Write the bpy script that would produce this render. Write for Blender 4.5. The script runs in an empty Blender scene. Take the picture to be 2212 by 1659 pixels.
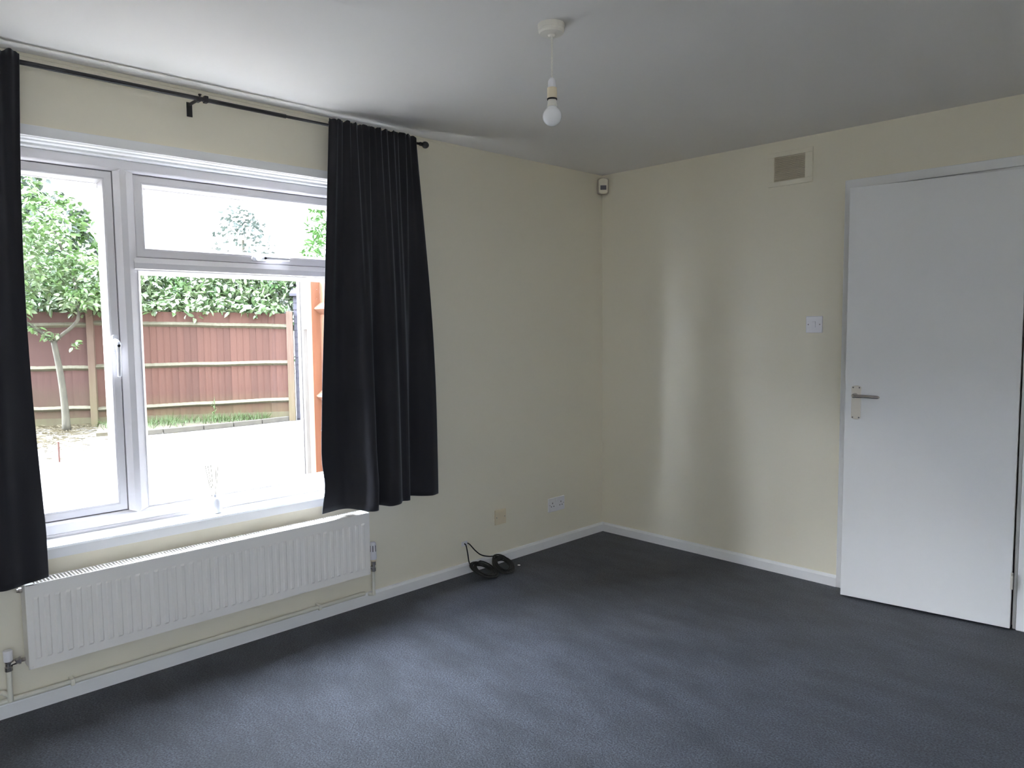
import bpy, bmesh, math, random
import numpy as np
from mathutils import Vector, Matrix

C = bpy.context.scene.collection
SC = bpy.context.scene
R = math.radians

# ------------------------------------------------------------------ camera
cam_d = bpy.data.cameras.new('camera')
cam = bpy.data.objects.new('camera', cam_d); C.objects.link(cam)
YAW, PITCH, ROLL = 0.798608, -0.0766815, -0.0101964
fw = Vector((-math.sin(YAW)*math.cos(PITCH), math.cos(YAW)*math.cos(PITCH), math.sin(PITCH)))
rt = fw.cross(Vector((0, 0, 1))).normalized(); up = rt.cross(fw)
rt2 = rt*math.cos(ROLL) + up*math.sin(ROLL); up2 = -rt*math.sin(ROLL) + up*math.cos(ROLL)
M = Matrix((rt2, up2, -fw)).transposed().to_4x4(); M.translation = Vector((3.058844, -3.803004, 1.351320))
cam.matrix_world = M
cam_d.sensor_width = 36.0; cam_d.sensor_fit = 'HORIZONTAL'
cam_d.lens = 1605.39/2212*36.0
cam_d.clip_start = 0.05; cam_d.clip_end = 200
SC.camera = cam

# ------------------------------------------------------------------ sky, sun, exposure
world = bpy.data.worlds.new('sky'); SC.world = world; world.use_nodes = True
wn = world.node_tree; bg = wn.nodes['Background']
# overcast sky: the same veil of cloud all round, brightening from the horizon to the zenith
_tc = wn.nodes.new('ShaderNodeTexCoord'); _sx = wn.nodes.new('ShaderNodeSeparateXYZ')
_mr = wn.nodes.new('ShaderNodeMapRange'); _mr.inputs[1].default_value = 0; _mr.inputs[2].default_value = 1
_mr.inputs[3].default_value = 0.9; _mr.inputs[4].default_value = 1.9
wn.links.new(_tc.outputs['Generated'], _sx.inputs[0]); wn.links.new(_sx.outputs[2], _mr.inputs[0])
# broad bright veil round the hazy sun, which stands beyond the left side of the garden
SUN_DIR = Vector((-0.55, -0.80, 0.52)).normalized()
_dt = wn.nodes.new('ShaderNodeVectorMath'); _dt.operation = 'DOT_PRODUCT'; _dt.inputs[1].default_value = SUN_DIR
_pw = wn.nodes.new('ShaderNodeMath'); _pw.operation = 'POWER'; _pw.inputs[1].default_value = 5
_mm = wn.nodes.new('ShaderNodeMath'); _mm.operation = 'MAXIMUM'; _mm.inputs[1].default_value = 0
_ma = wn.nodes.new('ShaderNodeMath'); _ma.operation = 'MULTIPLY_ADD'; _ma.inputs[1].default_value = 15.0
wn.links.new(_tc.outputs['Generated'], _dt.inputs[0]); wn.links.new(_dt.outputs['Value'], _mm.inputs[0]); wn.links.new(_mm.outputs[0], _pw.inputs[0])
wn.links.new(_pw.outputs[0], _ma.inputs[0]); wn.links.new(_mr.outputs[0], _ma.inputs[2]); wn.links.new(_ma.outputs[0], bg.inputs[1])
bg.inputs[0].default_value = (0.83, 0.92, 1.10, 1)
sun_d = bpy.data.lights.new('sun', 'SUN'); sun = bpy.data.objects.new('sun', sun_d); C.objects.link(sun)
sun_d.energy = 0.8; sun_d.angle = R(22); sun_d.color = (1, 0.95, 0.86)
sun.rotation_euler = (-SUN_DIR).to_track_quat('-Z', 'Y').to_euler()
SC.view_settings.view_transform = 'Standard'; SC.view_settings.look = 'None'
SC.view_settings.exposure = 3.12; SC.view_settings.gamma = 1.0
SC.view_settings.use_curve_mapping = False
SC.cycles.use_denoising = True
SC.cycles.max_bounces = 16; SC.cycles.diffuse_bounces = 10; SC.cycles.transparent_max_bounces = 16
SC.cycles.sample_clamp_indirect = 6.0

# ------------------------------------------------------------------ materials
def mat(name, col, rough=0.6, metal=0.0, noise=None, bump=None, spec=0.5, sheen=0.0, trans=0.0):
    m = bpy.data.materials.new(name); m.use_nodes = True
    nt = m.node_tree; b = nt.nodes['Principled BSDF']
    b.inputs['Base Color'].default_value = (*col, 1)
    b.inputs['Roughness'].default_value = rough; b.inputs['Metallic'].default_value = metal
    b.inputs['Specular IOR Level'].default_value = spec
    if sheen:
        b.inputs['Sheen Weight'].default_value = sheen; b.inputs['Sheen Roughness'].default_value = 0.45
        b.inputs['Sheen Tint'].default_value = (0.85, 0.9, 1.0, 1)
    tc = nt.nodes.new('ShaderNodeTexCoord')
    if noise:
        scale, col2, lo, hi, stretch = noise
        mp = nt.nodes.new('ShaderNodeMapping'); mp.inputs['Scale'].default_value = stretch
        nz = nt.nodes.new('ShaderNodeTexNoise'); nz.inputs['Scale'].default_value = scale
        nz.inputs['Detail'].default_value = 5
        rp = nt.nodes.new('ShaderNodeValToRGB')
        rp.color_ramp.elements[0].position = lo; rp.color_ramp.elements[1].position = hi
        rp.color_ramp.elements[0].color = (*col, 1); rp.color_ramp.elements[1].color = (*col2, 1)
        nt.links.new(tc.outputs['Object'], mp.inputs[0]); nt.links.new(mp.outputs[0], nz.inputs['Vector'])
        nt.links.new(nz.outputs['Fac'], rp.inputs[0]); nt.links.new(rp.outputs[0], b.inputs['Base Color'])
    if bump:
        scale, strength, dist = bump
        nz2 = nt.nodes.new('ShaderNodeTexNoise'); nz2.inputs['Scale'].default_value = scale
        nz2.inputs['Detail'].default_value = 3
        bp = nt.nodes.new('ShaderNodeBump'); bp.inputs['Strength'].default_value = strength
        bp.inputs['Distance'].default_value = dist
        nt.links.new(tc.outputs['Object'], nz2.inputs['Vector'])
        nt.links.new(nz2.outputs['Fac'], bp.inputs['Height']); nt.links.new(bp.outputs[0], b.inputs['Normal'])
    return m

ONE = (1, 1, 1)
m_wall = mat('magnolia_paint', (0.83, 0.78, 0.645), 0.55, bump=(160, 0.12, 0.002), spec=0.35)
m_ceil = mat('ceiling_paint', (0.79, 0.77, 0.745), 0.8, noise=(1.2, (0.775, 0.755, 0.73), 0.35, 0.65, ONE), bump=(60, 0.1, 0.002), spec=0.2)
m_gloss = mat('white_gloss_paint', (0.85, 0.85, 0.85), 0.45, bump=(25, 0.05, 0.001))
m_upvc = mat('white_upvc', (0.84, 0.81, 0.82), 0.25)
m_gasket = mat('dark_gasket', (0.05, 0.05, 0.06), 0.6)
m_rad = mat('radiator_enamel', (0.87, 0.84, 0.80), 0.3)
m_pipe = mat('painted_pipe', (0.76, 0.74, 0.64), 0.4)
m_chrome = mat('worn_chrome', (0.55, 0.52, 0.50), 0.25, metal=1.0)
m_satin = mat('satin_plate', (0.82, 0.77, 0.70), 0.35, metal=0.45)
m_steel = mat('dark_steel', (0.25, 0.24, 0.25), 0.35, metal=1.0)
m_black = mat('black_metal', (0.012, 0.011, 0.013), 0.45)
m_cable = mat('black_rubber', (0.010, 0.011, 0.010), 0.4)
m_plast = mat('white_plastic', (0.80, 0.79, 0.82), 0.3)
m_cream = mat('cream_plastic', (0.78, 0.68, 0.50), 0.35)
m_ivory = mat('ivory_plastic', (0.72, 0.66, 0.52), 0.4)
m_hole = mat('dark_hole', (0.02, 0.02, 0.025), 0.8)  # near-black: shade inside holes, slots and vent put in as colour; handle button too
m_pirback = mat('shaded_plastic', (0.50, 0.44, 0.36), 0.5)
m_rose = mat('yellowed_plastic', (0.76, 0.73, 0.66), 0.35)
m_lens = mat('sensor_lens', (0.16, 0.15, 0.17), 0.5)
m_bulb = mat('opal_glass', (0.85, 0.85, 0.86), 0.18)
m_curtain = mat('charcoal_cloth', (0.026, 0.025, 0.029), 0.9, bump=(900, 0.3, 0.001), spec=0.15, sheen=0.22)
m_leafA = mat('laurel_leaf', (0.055, 0.115, 0.032), 0.28, noise=(2.2, (0.20, 0.24, 0.13), 0.38, 0.66, ONE), spec=0.7)
m_leafB = mat('variegated_leaf', (0.10, 0.17, 0.055), 0.35, noise=(3.0, (0.28, 0.32, 0.20), 0.4, 0.65, ONE), spec=0.6)
m_leafC = mat('conifer_spray', (0.035, 0.105, 0.014), 0.6, noise=(2.0, (0.09, 0.17, 0.04), 0.35, 0.7, ONE))
m_leafD = mat('pale_leaf', (0.065, 0.085, 0.065), 0.6, noise=(2.0, (0.115, 0.13, 0.11), 0.3, 0.7, ONE))  # pale grey-green: the far tree's haze and glare put into the leaf colour
m_leafE = mat('lime_leaf', (0.09, 0.18, 0.04), 0.5, noise=(2.0, (0.20, 0.28, 0.11), 0.35, 0.7, ONE))
m_bark = mat('bark', (0.085, 0.075, 0.05), 0.85, noise=(22, (0.045, 0.04, 0.028), 0.4, 0.7, (1, 1, .3)), bump=(40, .5, .01))
m_ground = mat('pale_concrete', (0.165, 0.153, 0.132), 0.9, noise=(2.2, (0.095, 0.084, 0.066), 0.45, 0.75, ONE), bump=(18, .5, .02))
m_straw = mat('straw', (0.14, 0.115, 0.065), 0.8)
m_soil = mat('soil', (0.07, 0.058, 0.036), 0.9, noise=(9, (0.10, 0.085, .05), .4, .7, ONE))
m_grass = mat('grass_blade', (0.06, 0.095, 0.025), 0.6)
m_kerb = mat('kerb_concrete', (0.068, 0.058, 0.046), 0.9, noise=(8, (0.09, 0.08, .06), .35, .65, ONE))
m_shed = mat('grey_lap_board', (0.042, 0.038, 0.048), 0.7)
m_white = mat('white_board', (0.75, 0.75, 0.76), 0.6)
m_glass = bpy.data.materials.new('window_glass'); m_glass.use_nodes = True
_n = m_glass.node_tree; _n.nodes.clear()
_o = _n.nodes.new('ShaderNodeOutputMaterial'); _g = _n.nodes.new('ShaderNodeBsdfGlossy'); _g.inputs['Roughness'].default_value = 0.0
_t = _n.nodes.new('ShaderNodeBsdfTransparent'); _t.inputs[0].default_value = (0.97, 0.98, 0.98, 1)
_x = _n.nodes.new('ShaderNodeMixShader'); _x.inputs[0].default_value = 0.04
_n.links.new(_t.outputs[0], _x.inputs[1]); _n.links.new(_g.outputs[0], _x.inputs[2]); _n.links.new(_x.outputs[0], _o.inputs[0])

def wood_mat(name, a, b_, green=None, sc=6, zlo=0.0, zhi=1.0):
    """weathered timber: grain streaks along the length, patchy tone, an optional algae stain"""
    a, b_ = [tuple(v*.58 for v in c_) for c_ in (a, b_)]; green = tuple(v*.58 for v in green) if green else None
    m = mat(name, a, 0.8, noise=(sc, b_, .3, .7, (6, 6, .5)), bump=(60, .12, .002))
    if green:
        nt = m.node_tree; b = nt.nodes['Principled BSDF']
        src = b.inputs['Base Color'].links[0].from_socket
        tc = nt.nodes.new('ShaderNodeNewGeometry'); nz = nt.nodes.new('ShaderNodeTexNoise'); nz.inputs['Scale'].default_value = 3.5
        sx = nt.nodes.new('ShaderNodeSeparateXYZ'); nt.links.new(tc.outputs['Position'], sx.inputs[0])
        mr = nt.nodes.new('ShaderNodeMapRange'); mr.inputs[1].default_value = zlo; mr.inputs[2].default_value = zhi
        mr.inputs[3].default_value = 1; mr.inputs[4].default_value = 0
        nt.links.new(sx.outputs[2], mr.inputs[0]); nt.links.new(tc.outputs['Position'], nz.inputs['Vector'])
        mu = nt.nodes.new('ShaderNodeMath'); mu.operation = 'MULTIPLY'
        nt.links.new(mr.outputs[0], mu.inputs[0]); nt.links.new(nz.outputs['Fac'], mu.inputs[1])
        mx = nt.nodes.new('ShaderNodeMix'); mx.data_type = 'RGBA'; mx.inputs[7].default_value = (*green, 1)
        nt.links.new(mu.outputs[0], mx.inputs[0]); nt.links.new(src, mx.inputs[6]); nt.links.new(mx.outputs[2], b.inputs['Base Color'])
    return m
m_fence = wood_mat('fence_board', (0.12, 0.045, 0.026), (0.155, 0.064, 0.038), (0.13, 0.14, 0.04), zlo=-.2, zhi=.35)
m_fence2 = wood_mat('fence_board_shaded', (0.105, 0.044, 0.033), (0.145, 0.066, 0.048), (0.12, 0.12, 0.04), zlo=-.2, zhi=.6)  # left bay boards, the tree's shade mixed into a duller colour
m_rail = wood_mat('fence_rail', (0.15, 0.13, 0.075), (0.22, 0.20, 0.13))
m_post = wood_mat('fence_post', (0.15, 0.085, 0.05), (0.19, 0.12, 0.08), (0.15, 0.16, 0.05), zlo=-.2, zhi=.9)
m_gravel = wood_mat('gravel_board', (0.12, 0.08, 0.048), (0.15, 0.12, 0.065), (0.14, 0.15, 0.045), zlo=-.3, zhi=.3)
m_newwood = wood_mat('new_timber', (0.20, 0.070, 0.028), (0.25, 0.10, 0.045), sc=4)
m_oldwood = wood_mat('grey_timber', (0.15, 0.13, 0.115), (0.20, 0.18, 0.16), sc=10)
m_red = mat('rusty_stake', (0.08, 0.03, 0.02), 0.7)

# carpet: charcoal-blue pile with fine speckle and trodden patches
m_carpet = bpy.data.materials.new('carpet_pile'); m_carpet.use_nodes = True
nt = m_carpet.node_tree; b = nt.nodes['Principled BSDF']
tc = nt.nodes.new('ShaderNodeTexCoord')
n1 = nt.nodes.new('ShaderNodeTexNoise'); n1.inputs['Scale'].default_value = 150; n1.inputs['Detail'].default_value = 4; n1.inputs['Roughness'].default_value = .75
n2 = nt.nodes.new('ShaderNodeTexNoise'); n2.inputs['Scale'].default_value = 5.5; n2.inputs['Detail'].default_value = 6; n2.inputs['Roughness'].default_value = .65
mp = nt.nodes.new('ShaderNodeMapping'); mp.inputs['Rotation'].default_value = (0, 0, R(40)); mp.inputs['Scale'].default_value = (0.7, 1.5, 1)
r1 = nt.nodes.new('ShaderNodeValToRGB'); r1.color_ramp.elements[0].position = .40; r1.color_ramp.elements[1].position = .64
r1.color_ramp.elements[0].color = (0.008, 0.009, 0.012, 1); r1.color_ramp.elements[1].color = (0.112, 0.121, 0.146, 1)
r2 = nt.nodes.new('ShaderNodeValToRGB'); r2.color_ramp.elements[0].position = .38; r2.color_ramp.elements[1].position = .62
r2.color_ramp.elements[0].color = (0.62, 0.62, 0.62, 1); r2.color_ramp.elements[1].color = (1.06, 1.06, 1.06, 1)
mx = nt.nodes.new('ShaderNodeMix'); mx.data_type = 'RGBA'; mx.blend_type = 'MULTIPLY'; mx.inputs[0].default_value = 1
nt.links.new(tc.outputs['Object'], n1.inputs['Vector']); nt.links.new(tc.outputs['Object'], mp.inputs[0]); nt.links.new(mp.outputs[0], n2.inputs['Vector'])
nt.links.new(n1.outputs['Fac'], r1.inputs[0]); nt.links.new(n2.outputs['Fac'], r2.inputs[0])
nt.links.new(r1.outputs[0], mx.inputs[6]); nt.links.new(r2.outputs[0], mx.inputs[7]); nt.links.new(mx.outputs[2], b.inputs['Base Color'])
bp = nt.nodes.new('ShaderNodeBump'); bp.inputs['Strength'].default_value = .8; bp.inputs['Distance'].default_value = .006
nt.links.new(n1.outputs['Fac'], bp.inputs['Height']); nt.links.new(bp.outputs[0], b.inputs['Normal'])
b.inputs['Roughness'].default_value = .45; b.inputs['Specular IOR Level'].default_value = .42
b.inputs['Sheen Weight'].default_value = .03; b.inputs['Sheen Roughness'].default_value = .5; b.inputs['Sheen Tint'].default_value = (.75, .85, 1, 1)

# ------------------------------------------------------------------ mesh helpers
class MB:
    def __init__(s): s.v = []; s.f = []
    def add(s, vs, fs):
        o = len(s.v); s.v += [tuple(v) for v in vs]; s.f += [tuple(i+o for i in f) for f in fs]; return s
    def box(s, x0, x1, y0, y1, z0, z1):
        return s.add([(x0,y0,z0),(x1,y0,z0),(x1,y1,z0),(x0,y1,z0),(x0,y0,z1),(x1,y0,z1),(x1,y1,z1),(x0,y1,z1)],
                     [(0,3,2,1),(4,5,6,7),(0,1,5,4),(1,2,6,5),(2,3,7,6),(3,0,4,7)])
    def tube(s, pts, r, n=10, cap=True):
        pts = [Vector(p) for p in pts]; k = len(pts)
        rr = r if isinstance(r, (list, tuple)) else [r]*k
        vs = []; ref = None
        for i, p in enumerate(pts):
            t = (pts[min(i+1, k-1)] - pts[max(i-1, 0)]).normalized()
            if ref is None: ref = Vector((0,0,1)) if abs(t.z) < .9 else Vector((1,0,0))
            a = ref - t*ref.dot(t)
            if a.length < 1e-5: a = t.orthogonal()
            a.normalize(); ref = a; bb = t.cross(a)
            for j in range(n):
                th = 2*math.pi*j/n; vs.append(p + (a*math.cos(th) + bb*math.sin(th))*rr[i])
        fs = [(i*n+j, i*n+(j+1) % n, (i+1)*n+(j+1) % n, (i+1)*n+j) for i in range(k-1) for j in range(n)]
        if cap: fs += [tuple(range(n))[::-1], tuple((k-1)*n+j for j in range(n))]
        return s.add(vs, fs)
    def lathe(s, prof, n=24, c=(0,0,0), axis='z'):
        vs = []; k = len(prof)
        for r, h in prof:
            for j in range(n):
                th = 2*math.pi*j/n; a, b2 = r*math.cos(th), r*math.sin(th)
                v = {'z': (a, b2, h), 'y': (b2, h, a), 'x': (h, a, b2)}[axis]
                vs.append((v[0]+c[0], v[1]+c[1], v[2]+c[2]))
        fs = [(i*n+j, i*n+(j+1) % n, (i+1)*n+(j+1) % n, (i+1)*n+j) for i in range(k-1) for j in range(n)]
        fs += [tuple(range(n))[::-1], tuple((k-1)*n+j for j in range(n))]
        return s.add(vs, fs)
    def loop(s, y0, y1, z0, z1, prof):
        """mitred picture-frame: profile of (inset, x) swept round a rectangle in the yz plane"""
        vs = []
        for ins, x in prof:
            vs += [(x, y0+ins, z0+ins), (x, y1-ins, z0+ins), (x, y1-ins, z1-ins), (x, y0+ins, z1-ins)]
        k = len(prof)
        fs = [(i*4+j, i*4+(j+1) % 4, ((i+1) % k)*4+(j+1) % 4, ((i+1) % k)*4+j) for i in range(k) for j in range(4)]
        return s.add(vs, fs)
    def prism(s, poly, axis, a, b2):
        """extrude polygon; axis 'x': poly=(y,z); 'y': poly=(x,z); 'z': poly=(x,y)"""
        f = {'x': lambda p, t: (t, p[0], p[1]), 'y': lambda p, t: (p[0], t, p[1]), 'z': lambda p, t: (p[0], p[1], t)}[axis]
        n = len(poly); vs = [f(p, a) for p in poly] + [f(p, b2) for p in poly]
        fs = [tuple(range(n))[::-1], tuple(range(n, 2*n))] + [(i, (i+1) % n, (i+1) % n+n, i+n) for i in range(n)]
        return s.add(vs, fs)
    def mesh(s, name, m, smooth=False):
        me = bpy.data.meshes.new(name); me.from_pydata(s.v, [], s.f); me.update()
        bm = bmesh.new(); bm.from_mesh(me); bmesh.ops.recalc_face_normals(bm, faces=bm.faces); bm.to_mesh(me); bm.free()
        me.materials.append(m)
        if smooth: me.polygons.foreach_set('use_smooth', [True]*len(me.polygons))
        return me
    def build(s, name, m, parent=None, bevel=0, smooth=False, loc=None, seg=2):
        o = bpy.data.objects.new(name, s.mesh(name, m, smooth)); C.objects.link(o)
        if parent: o.parent = parent
        if loc: o.location = loc
        if bevel:
            bv = o.modifiers.new('bevel', 'BEVEL'); bv.width = bevel; bv.segments = seg; bv.limit_method = 'ANGLE'; bv.angle_limit = R(40)
        return o
def empty(name, loc=(0,0,0), rz=0):
    o = bpy.data.objects.new(name, None); o.location = loc; o.rotation_euler = (0,0,rz); o.empty_display_size = .05; C.objects.link(o); return o
def tag(o, label=None, cat=None, group=None, kind=None):
    if label: o['label'] = label
    if cat: o['category'] = cat
    if group: o['group'] = group
    if kind: o['kind'] = kind
    return o
def struct(name, mb, m, bevel=0, label=None, cat=None):
    return tag(mb.build(name, m, bevel=bevel), label, cat, kind='structure')
def smooth_curve(pts, n):
    """Catmull-Rom resample"""
    P = [np.array(p, float) for p in pts]; P = [2*P[0]-P[1]] + P + [2*P[-1]-P[-2]]
    seg = len(P)-3; out = []
    for i in range(n):
        t = i/(n-1)*seg; k = min(int(t), seg-1); u = t-k
        a, b2, c, d = P[k:k+4]
        out.append(.5*((2*b2)+(-a+c)*u+(2*a-5*b2+4*c-d)*u*u+(-a+3*b2-3*c+d)*u**3))
    return out

H = 2.31; RX = 4.15; RY = -5.7

# ------------------------------------------------------------------ room shell
WY0, WY1, WZ0, WZ1 = -3.31, -1.75, 0.560, 2.030          # window opening
struct('floor', MB().box(-.28, RX+.25, RY-.25, 1.6, -.15, 0), m_carpet, label='dark blue-grey carpet covering the whole floor', cat='floor')
struct('ceiling', MB().box(-.28, RX+.25, RY-.25, 1.6, H, H+.22), m_ceil, label='plain white plaster ceiling', cat='ceiling')
w = MB()
w.box(-.28, 0, RY-.25, WY0, 0, H).box(-.28, 0, WY1, 1.6, 0, H).box(-.28, 0, WY0, WY1, 0, WZ0).box(-.28, 0, WY0, WY1, WZ1, H)
struct('wall_left', w, m_wall, label='magnolia painted wall with the window in it', cat='wall')
DX0, DX1, DZ = 1.585, 2.325, 2.012                        # door opening
w = MB().box(0, DX0, 0, .12, 0, H).box(DX1, RX, 0, .12, 0, H).box(DX0, DX1, 0, .12, DZ, H)
struct('wall_right', w, m_wall, label='magnolia painted wall with the white door in it', cat='wall')
struct('wall_back', MB().box(0, RX, RY-.25, RY, 0, H), m_wall, label='magnolia painted wall behind the camera', cat='wall')
PY0, PY1, PZ0, PZ1 = -5.3, -3.3, 0.95, 2.08                    # second window opposite, behind the camera
struct('wall_side', MB().box(RX, RX+.25, RY-.25, PY0, 0, H).box(RX, RX+.25, PY1, 1.6, 0, H).box(RX, RX+.25, PY0, PY1, PZ1, H).box(RX, RX+.25, PY0, PY1, 0, PZ0), m_wall, label='magnolia painted wall opposite the window', cat='wall')
struct('wall_hallway', MB().box(0, RX, 1.35, 1.6, 0, H), m_wall, label='hallway wall behind the white door', cat='wall')

def skirt(name, pts_box, axis, label):
    mb = MB()
    for (a, b2) in pts_box:
        if axis == 'y': mb.prism([(0, 0), (.015, 0), (.015, .046), (.009, .056), (0, .058)], 'y', a, b2)
        else: mb.prism([(0, 0), (-.015, 0), (-.015, .046), (-.009, .056), (0, .058)], 'x', a, b2)
    struct(name, mb, m_gloss, label=label, cat='skirting board')
skirt('baseboard_left', [(RY, 0)], 'y', 'low white skirting board under the window wall')
skirt('baseboard_right', [(0, 1.540), (2.372, RX)], 'x', 'low white skirting board on the wall with the door')
# thin crack line where the ceiling meets the window wall
struct('trim_1', MB().box(0, .0035, RY, -1.2, H-.012, H-.0005), m_wall, label='thin paint-line strip along the top of the window wall', cat='trim')

# ------------------------------------------------------------------ window
win = empty('window_1', (0, 0, 0)); tag(win, 'white plastic framed window looking onto the garden', 'window', kind='structure')
# stepped timber lining under the lintel and down the sides
for k, (xa, xb, d) in enumerate([(.012, -.030, 0.0), (-.030, -.066, .008), (-.066, -.112, .017)]):
    z1 = WZ1-d
    mb = MB().box(xb, xa, WY0-.02, WY1+.02, z1-.0, WZ1+(.037 if k == 0 else .002))
    if k == 0: mb = MB().box(0, .012, WY0-.06, WY1+.06, WZ1, WZ1+.037).box(-.030, 0, WY0, WY1, WZ1-.003, WZ1+.001)
    mb.build('lining_board', m_gloss, win, bevel=.002)
MB().box(-.16, 0, WY0-.001, WY0+.012, WZ0, WZ1).build('lining_board', m_gloss, win, bevel=.002)
MB().box(-.16, 0, WY1-.012, WY1+.001, WZ0, WZ1).build('lining_board', m_gloss, win, bevel=.002)
# sill board with a shallow groove near its nose
sb = MB().prism([(-.17, .545), (.020, .535), (.022, .570), (.018, .577), (.0105, .578), (.0095, .5745), (.005, .5745), (.004, .579), (-.17, .580)], 'y', WY0-.06, WY1+.06)
sb.build('window_sill', m_gloss, win, bevel=.0008)
FY0, FY1, FZ0, FZ1 = WY0+.012, WY1-.012, .592, 2.013
MB().box(-.165, -.108, FY0, FY1, .578, .592).box(-.112, -.101, FY0, FY1, .578, .5915).build('frame_packer', m_upvc, win, bevel=.001)
fr = MB()
fr.loop(FY0, FY1, FZ0, FZ1, [(0, -.165), (0, -.103), (.003, -.100), (.034, -.100), (.038, -.103), (.045, -.112), (.045, -.165)])
fr.build('outer_frame', m_upvc, win)
YM0, YM1 = -2.861, -2.788
mprof = [(YM0, -.165), (YM0, -.112), (YM0+.021, -.100), (YM1-.029, -.100), (YM1, -.112), (YM1, -.165)]
mb = MB(); vs = []
zb, zt = .637, 1.968
for (y, x) in mprof:
    # pointed ends, as welded V-joints
    vs.append((x, y, zb)); 
for (y, x) in mprof: vs.append((x, y, zt))
n = len(mprof); ymid = (YM0+YM1)/2
vs += [(-.1001, ymid-.004, .619), (-.1001, ymid-.004, 1.988)]
mb.add(vs, [(i, i+1, i+1+n, i+n) for i in range(n-1)] + [(2, 3, 2*n), (2+n, 3+n, 2*n+1), (1, 2, 2*n), (3, 4, 2*n), (1+n, 2+n, 2*n+1), (3+n, 4+n, 2*n+1)])
mb.build('mullion', m_upvc, win)
TZ0, TZ1 = 1.594, 1.642
MB().prism([(-.165, TZ0), (-.112, TZ0), (-.104, TZ0), (-.100, TZ0+.003), (-.100, TZ1-.022), (-.112, TZ1), (-.165, TZ1)], 'y', YM1-.012, FY1-.04).build('transom', m_upvc, win)
def sash(name, y0, y1, z0, z1):
    o = MB().loop(y0+.0025, y1-.0025, z0+.0025, z1-.0025,
                  [(0, -.160), (0, -.119), (.003, -.116), (.026, -.116), (.029, -.1175), (.030, -.1165), (.034, -.118), (.047, -.138), (.047, -.160)]).build(name, m_upvc, win)
    MB().loop(y0, y1, z0, z1, [(0, -.13), (0, -.1225), (.0045, -.1225), (.0045, -.13)]).build('gasket', m_gasket, o)
    MB().loop(y0+.047, y1-.047, z0+.047, z1-.047, [(-.002, -.150), (-.002, -.1375), (.0035, -.1375), (.0035, -.150)]).build('glazing_seal', m_upvc, o)
    return o
AY0, BY1 = FY0+.045, FY1-.045
sashA = sash('casement_sash', AY0, YM0, .637, 1.968)
sashB = sash('top_sash', YM1, BY1, TZ1, 1.968)
MB().loop(YM1, BY1, .637, TZ0, [(0, -.160), (0, -.113), (.004, -.111), (.007, -.114), (.019, -.136), (.019, -.160)]).build('glazing_bead', m_upvc, win)
MB().box(-.148, -.144, AY0+.045, YM0-.045, .68, 1.925).build('pane', m_glass, win)
MB().box(-.148, -.144, YM1+.045, BY1-.045, TZ1+.045, 1.925).build('pane', m_glass, win)
MB().box(-.150, -.146, YM1+.017, BY1-.017, .652, TZ0-.017).build('pane', m_glass, win)
# casement handle: base block, neck with a dark key button, cranked lever
def handle(parent, along, y, z):
    # local frame: u along the lever, n outwards (+x)
    P = (lambda u, n_, w_: (-.116+n_, y+w_, z-u)) if along == 'z' else (lambda u, n_, w_: (-.116+n_, y+u, z+w_))
    mb = MB()
    ring = []
    for u, wd in [(-.036, .006), (-.032, .011), (.030, .011), (.035, .006)]: ring.append((u, wd))
    poly = [(u, wd) for u, wd in ring] + [(u, -wd) for u, wd in reversed(ring)]
    vs = [P(u, 0, w_) for u, w_ in poly] + [P(u, .010, w_*.92) for u, w_ in poly]; n = len(poly)
    mb.add(vs, [tuple(range(n))[::-1], tuple(range(n, 2*n))] + [(i, (i+1) % n, (i+1) % n+n, i+n) for i in range(n)])
    h_ = mb.build('window_handle', m_plast, parent, bevel=.002)
    path = [P(-.010, .008, 0), P(-.006, .030, 0), P(.012, .043, 0), P(.035, .046, 0), P(.075, .044, 0), P(.115, .041, 0), P(.128, .040, 0)]
    sm = smooth_curve(path, 22)
    mb = MB().tube([tuple(p) for p in sm], [.0115]*6+[.0105, .0095, .0085, .008]+[.0075]*10+[.0065, .003], 12)
    mb.build('handle_lever', m_plast, h_ if h_.parent is None else parent, smooth=True)
    q = P(.006, .052, 0)
    MB().lathe([(.0055, -.006), (.0055, .001), (.004, .002)], 12, q, 'x').build('handle_button', m_hole, parent)
handle(win, 'z', -2.882, 1.300)
handle(win, 'y', -2.275, 1.664)

# second window in the wall behind the camera: frame, centre mullion and two panes
pw = empty('window_2', (RX, (PY0+PY1)/2, 0)); tag(pw, 'second white window in the wall opposite, out of the picture', 'window', kind='structure')
def relp(mb): mb.v = [(x-RX, y-(PY0+PY1)/2, z) for x, y, z in mb.v]; return mb
relp(MB().loop(PY0, PY1, PZ0, PZ1, [(0, RX+.20), (0, RX+.13), (.055, RX+.13), (.06, RX+.20)])).build('outer_frame', m_upvc, pw)
relp(MB().box(RX+.135, RX+.195, (PY0+PY1)/2-.04, (PY0+PY1)/2+.04, PZ0+.05, PZ1-.05)).build('mullion', m_upvc, pw)
for a_, b2_ in ((PY0+.05, (PY0+PY1)/2-.035), ((PY0+PY1)/2+.035, PY1-.05)):
    relp(MB().box(RX+.160, RX+.164, a_, b2_, PZ0+.05, PZ1-.05)).build('pane', m_glass, pw)

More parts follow.
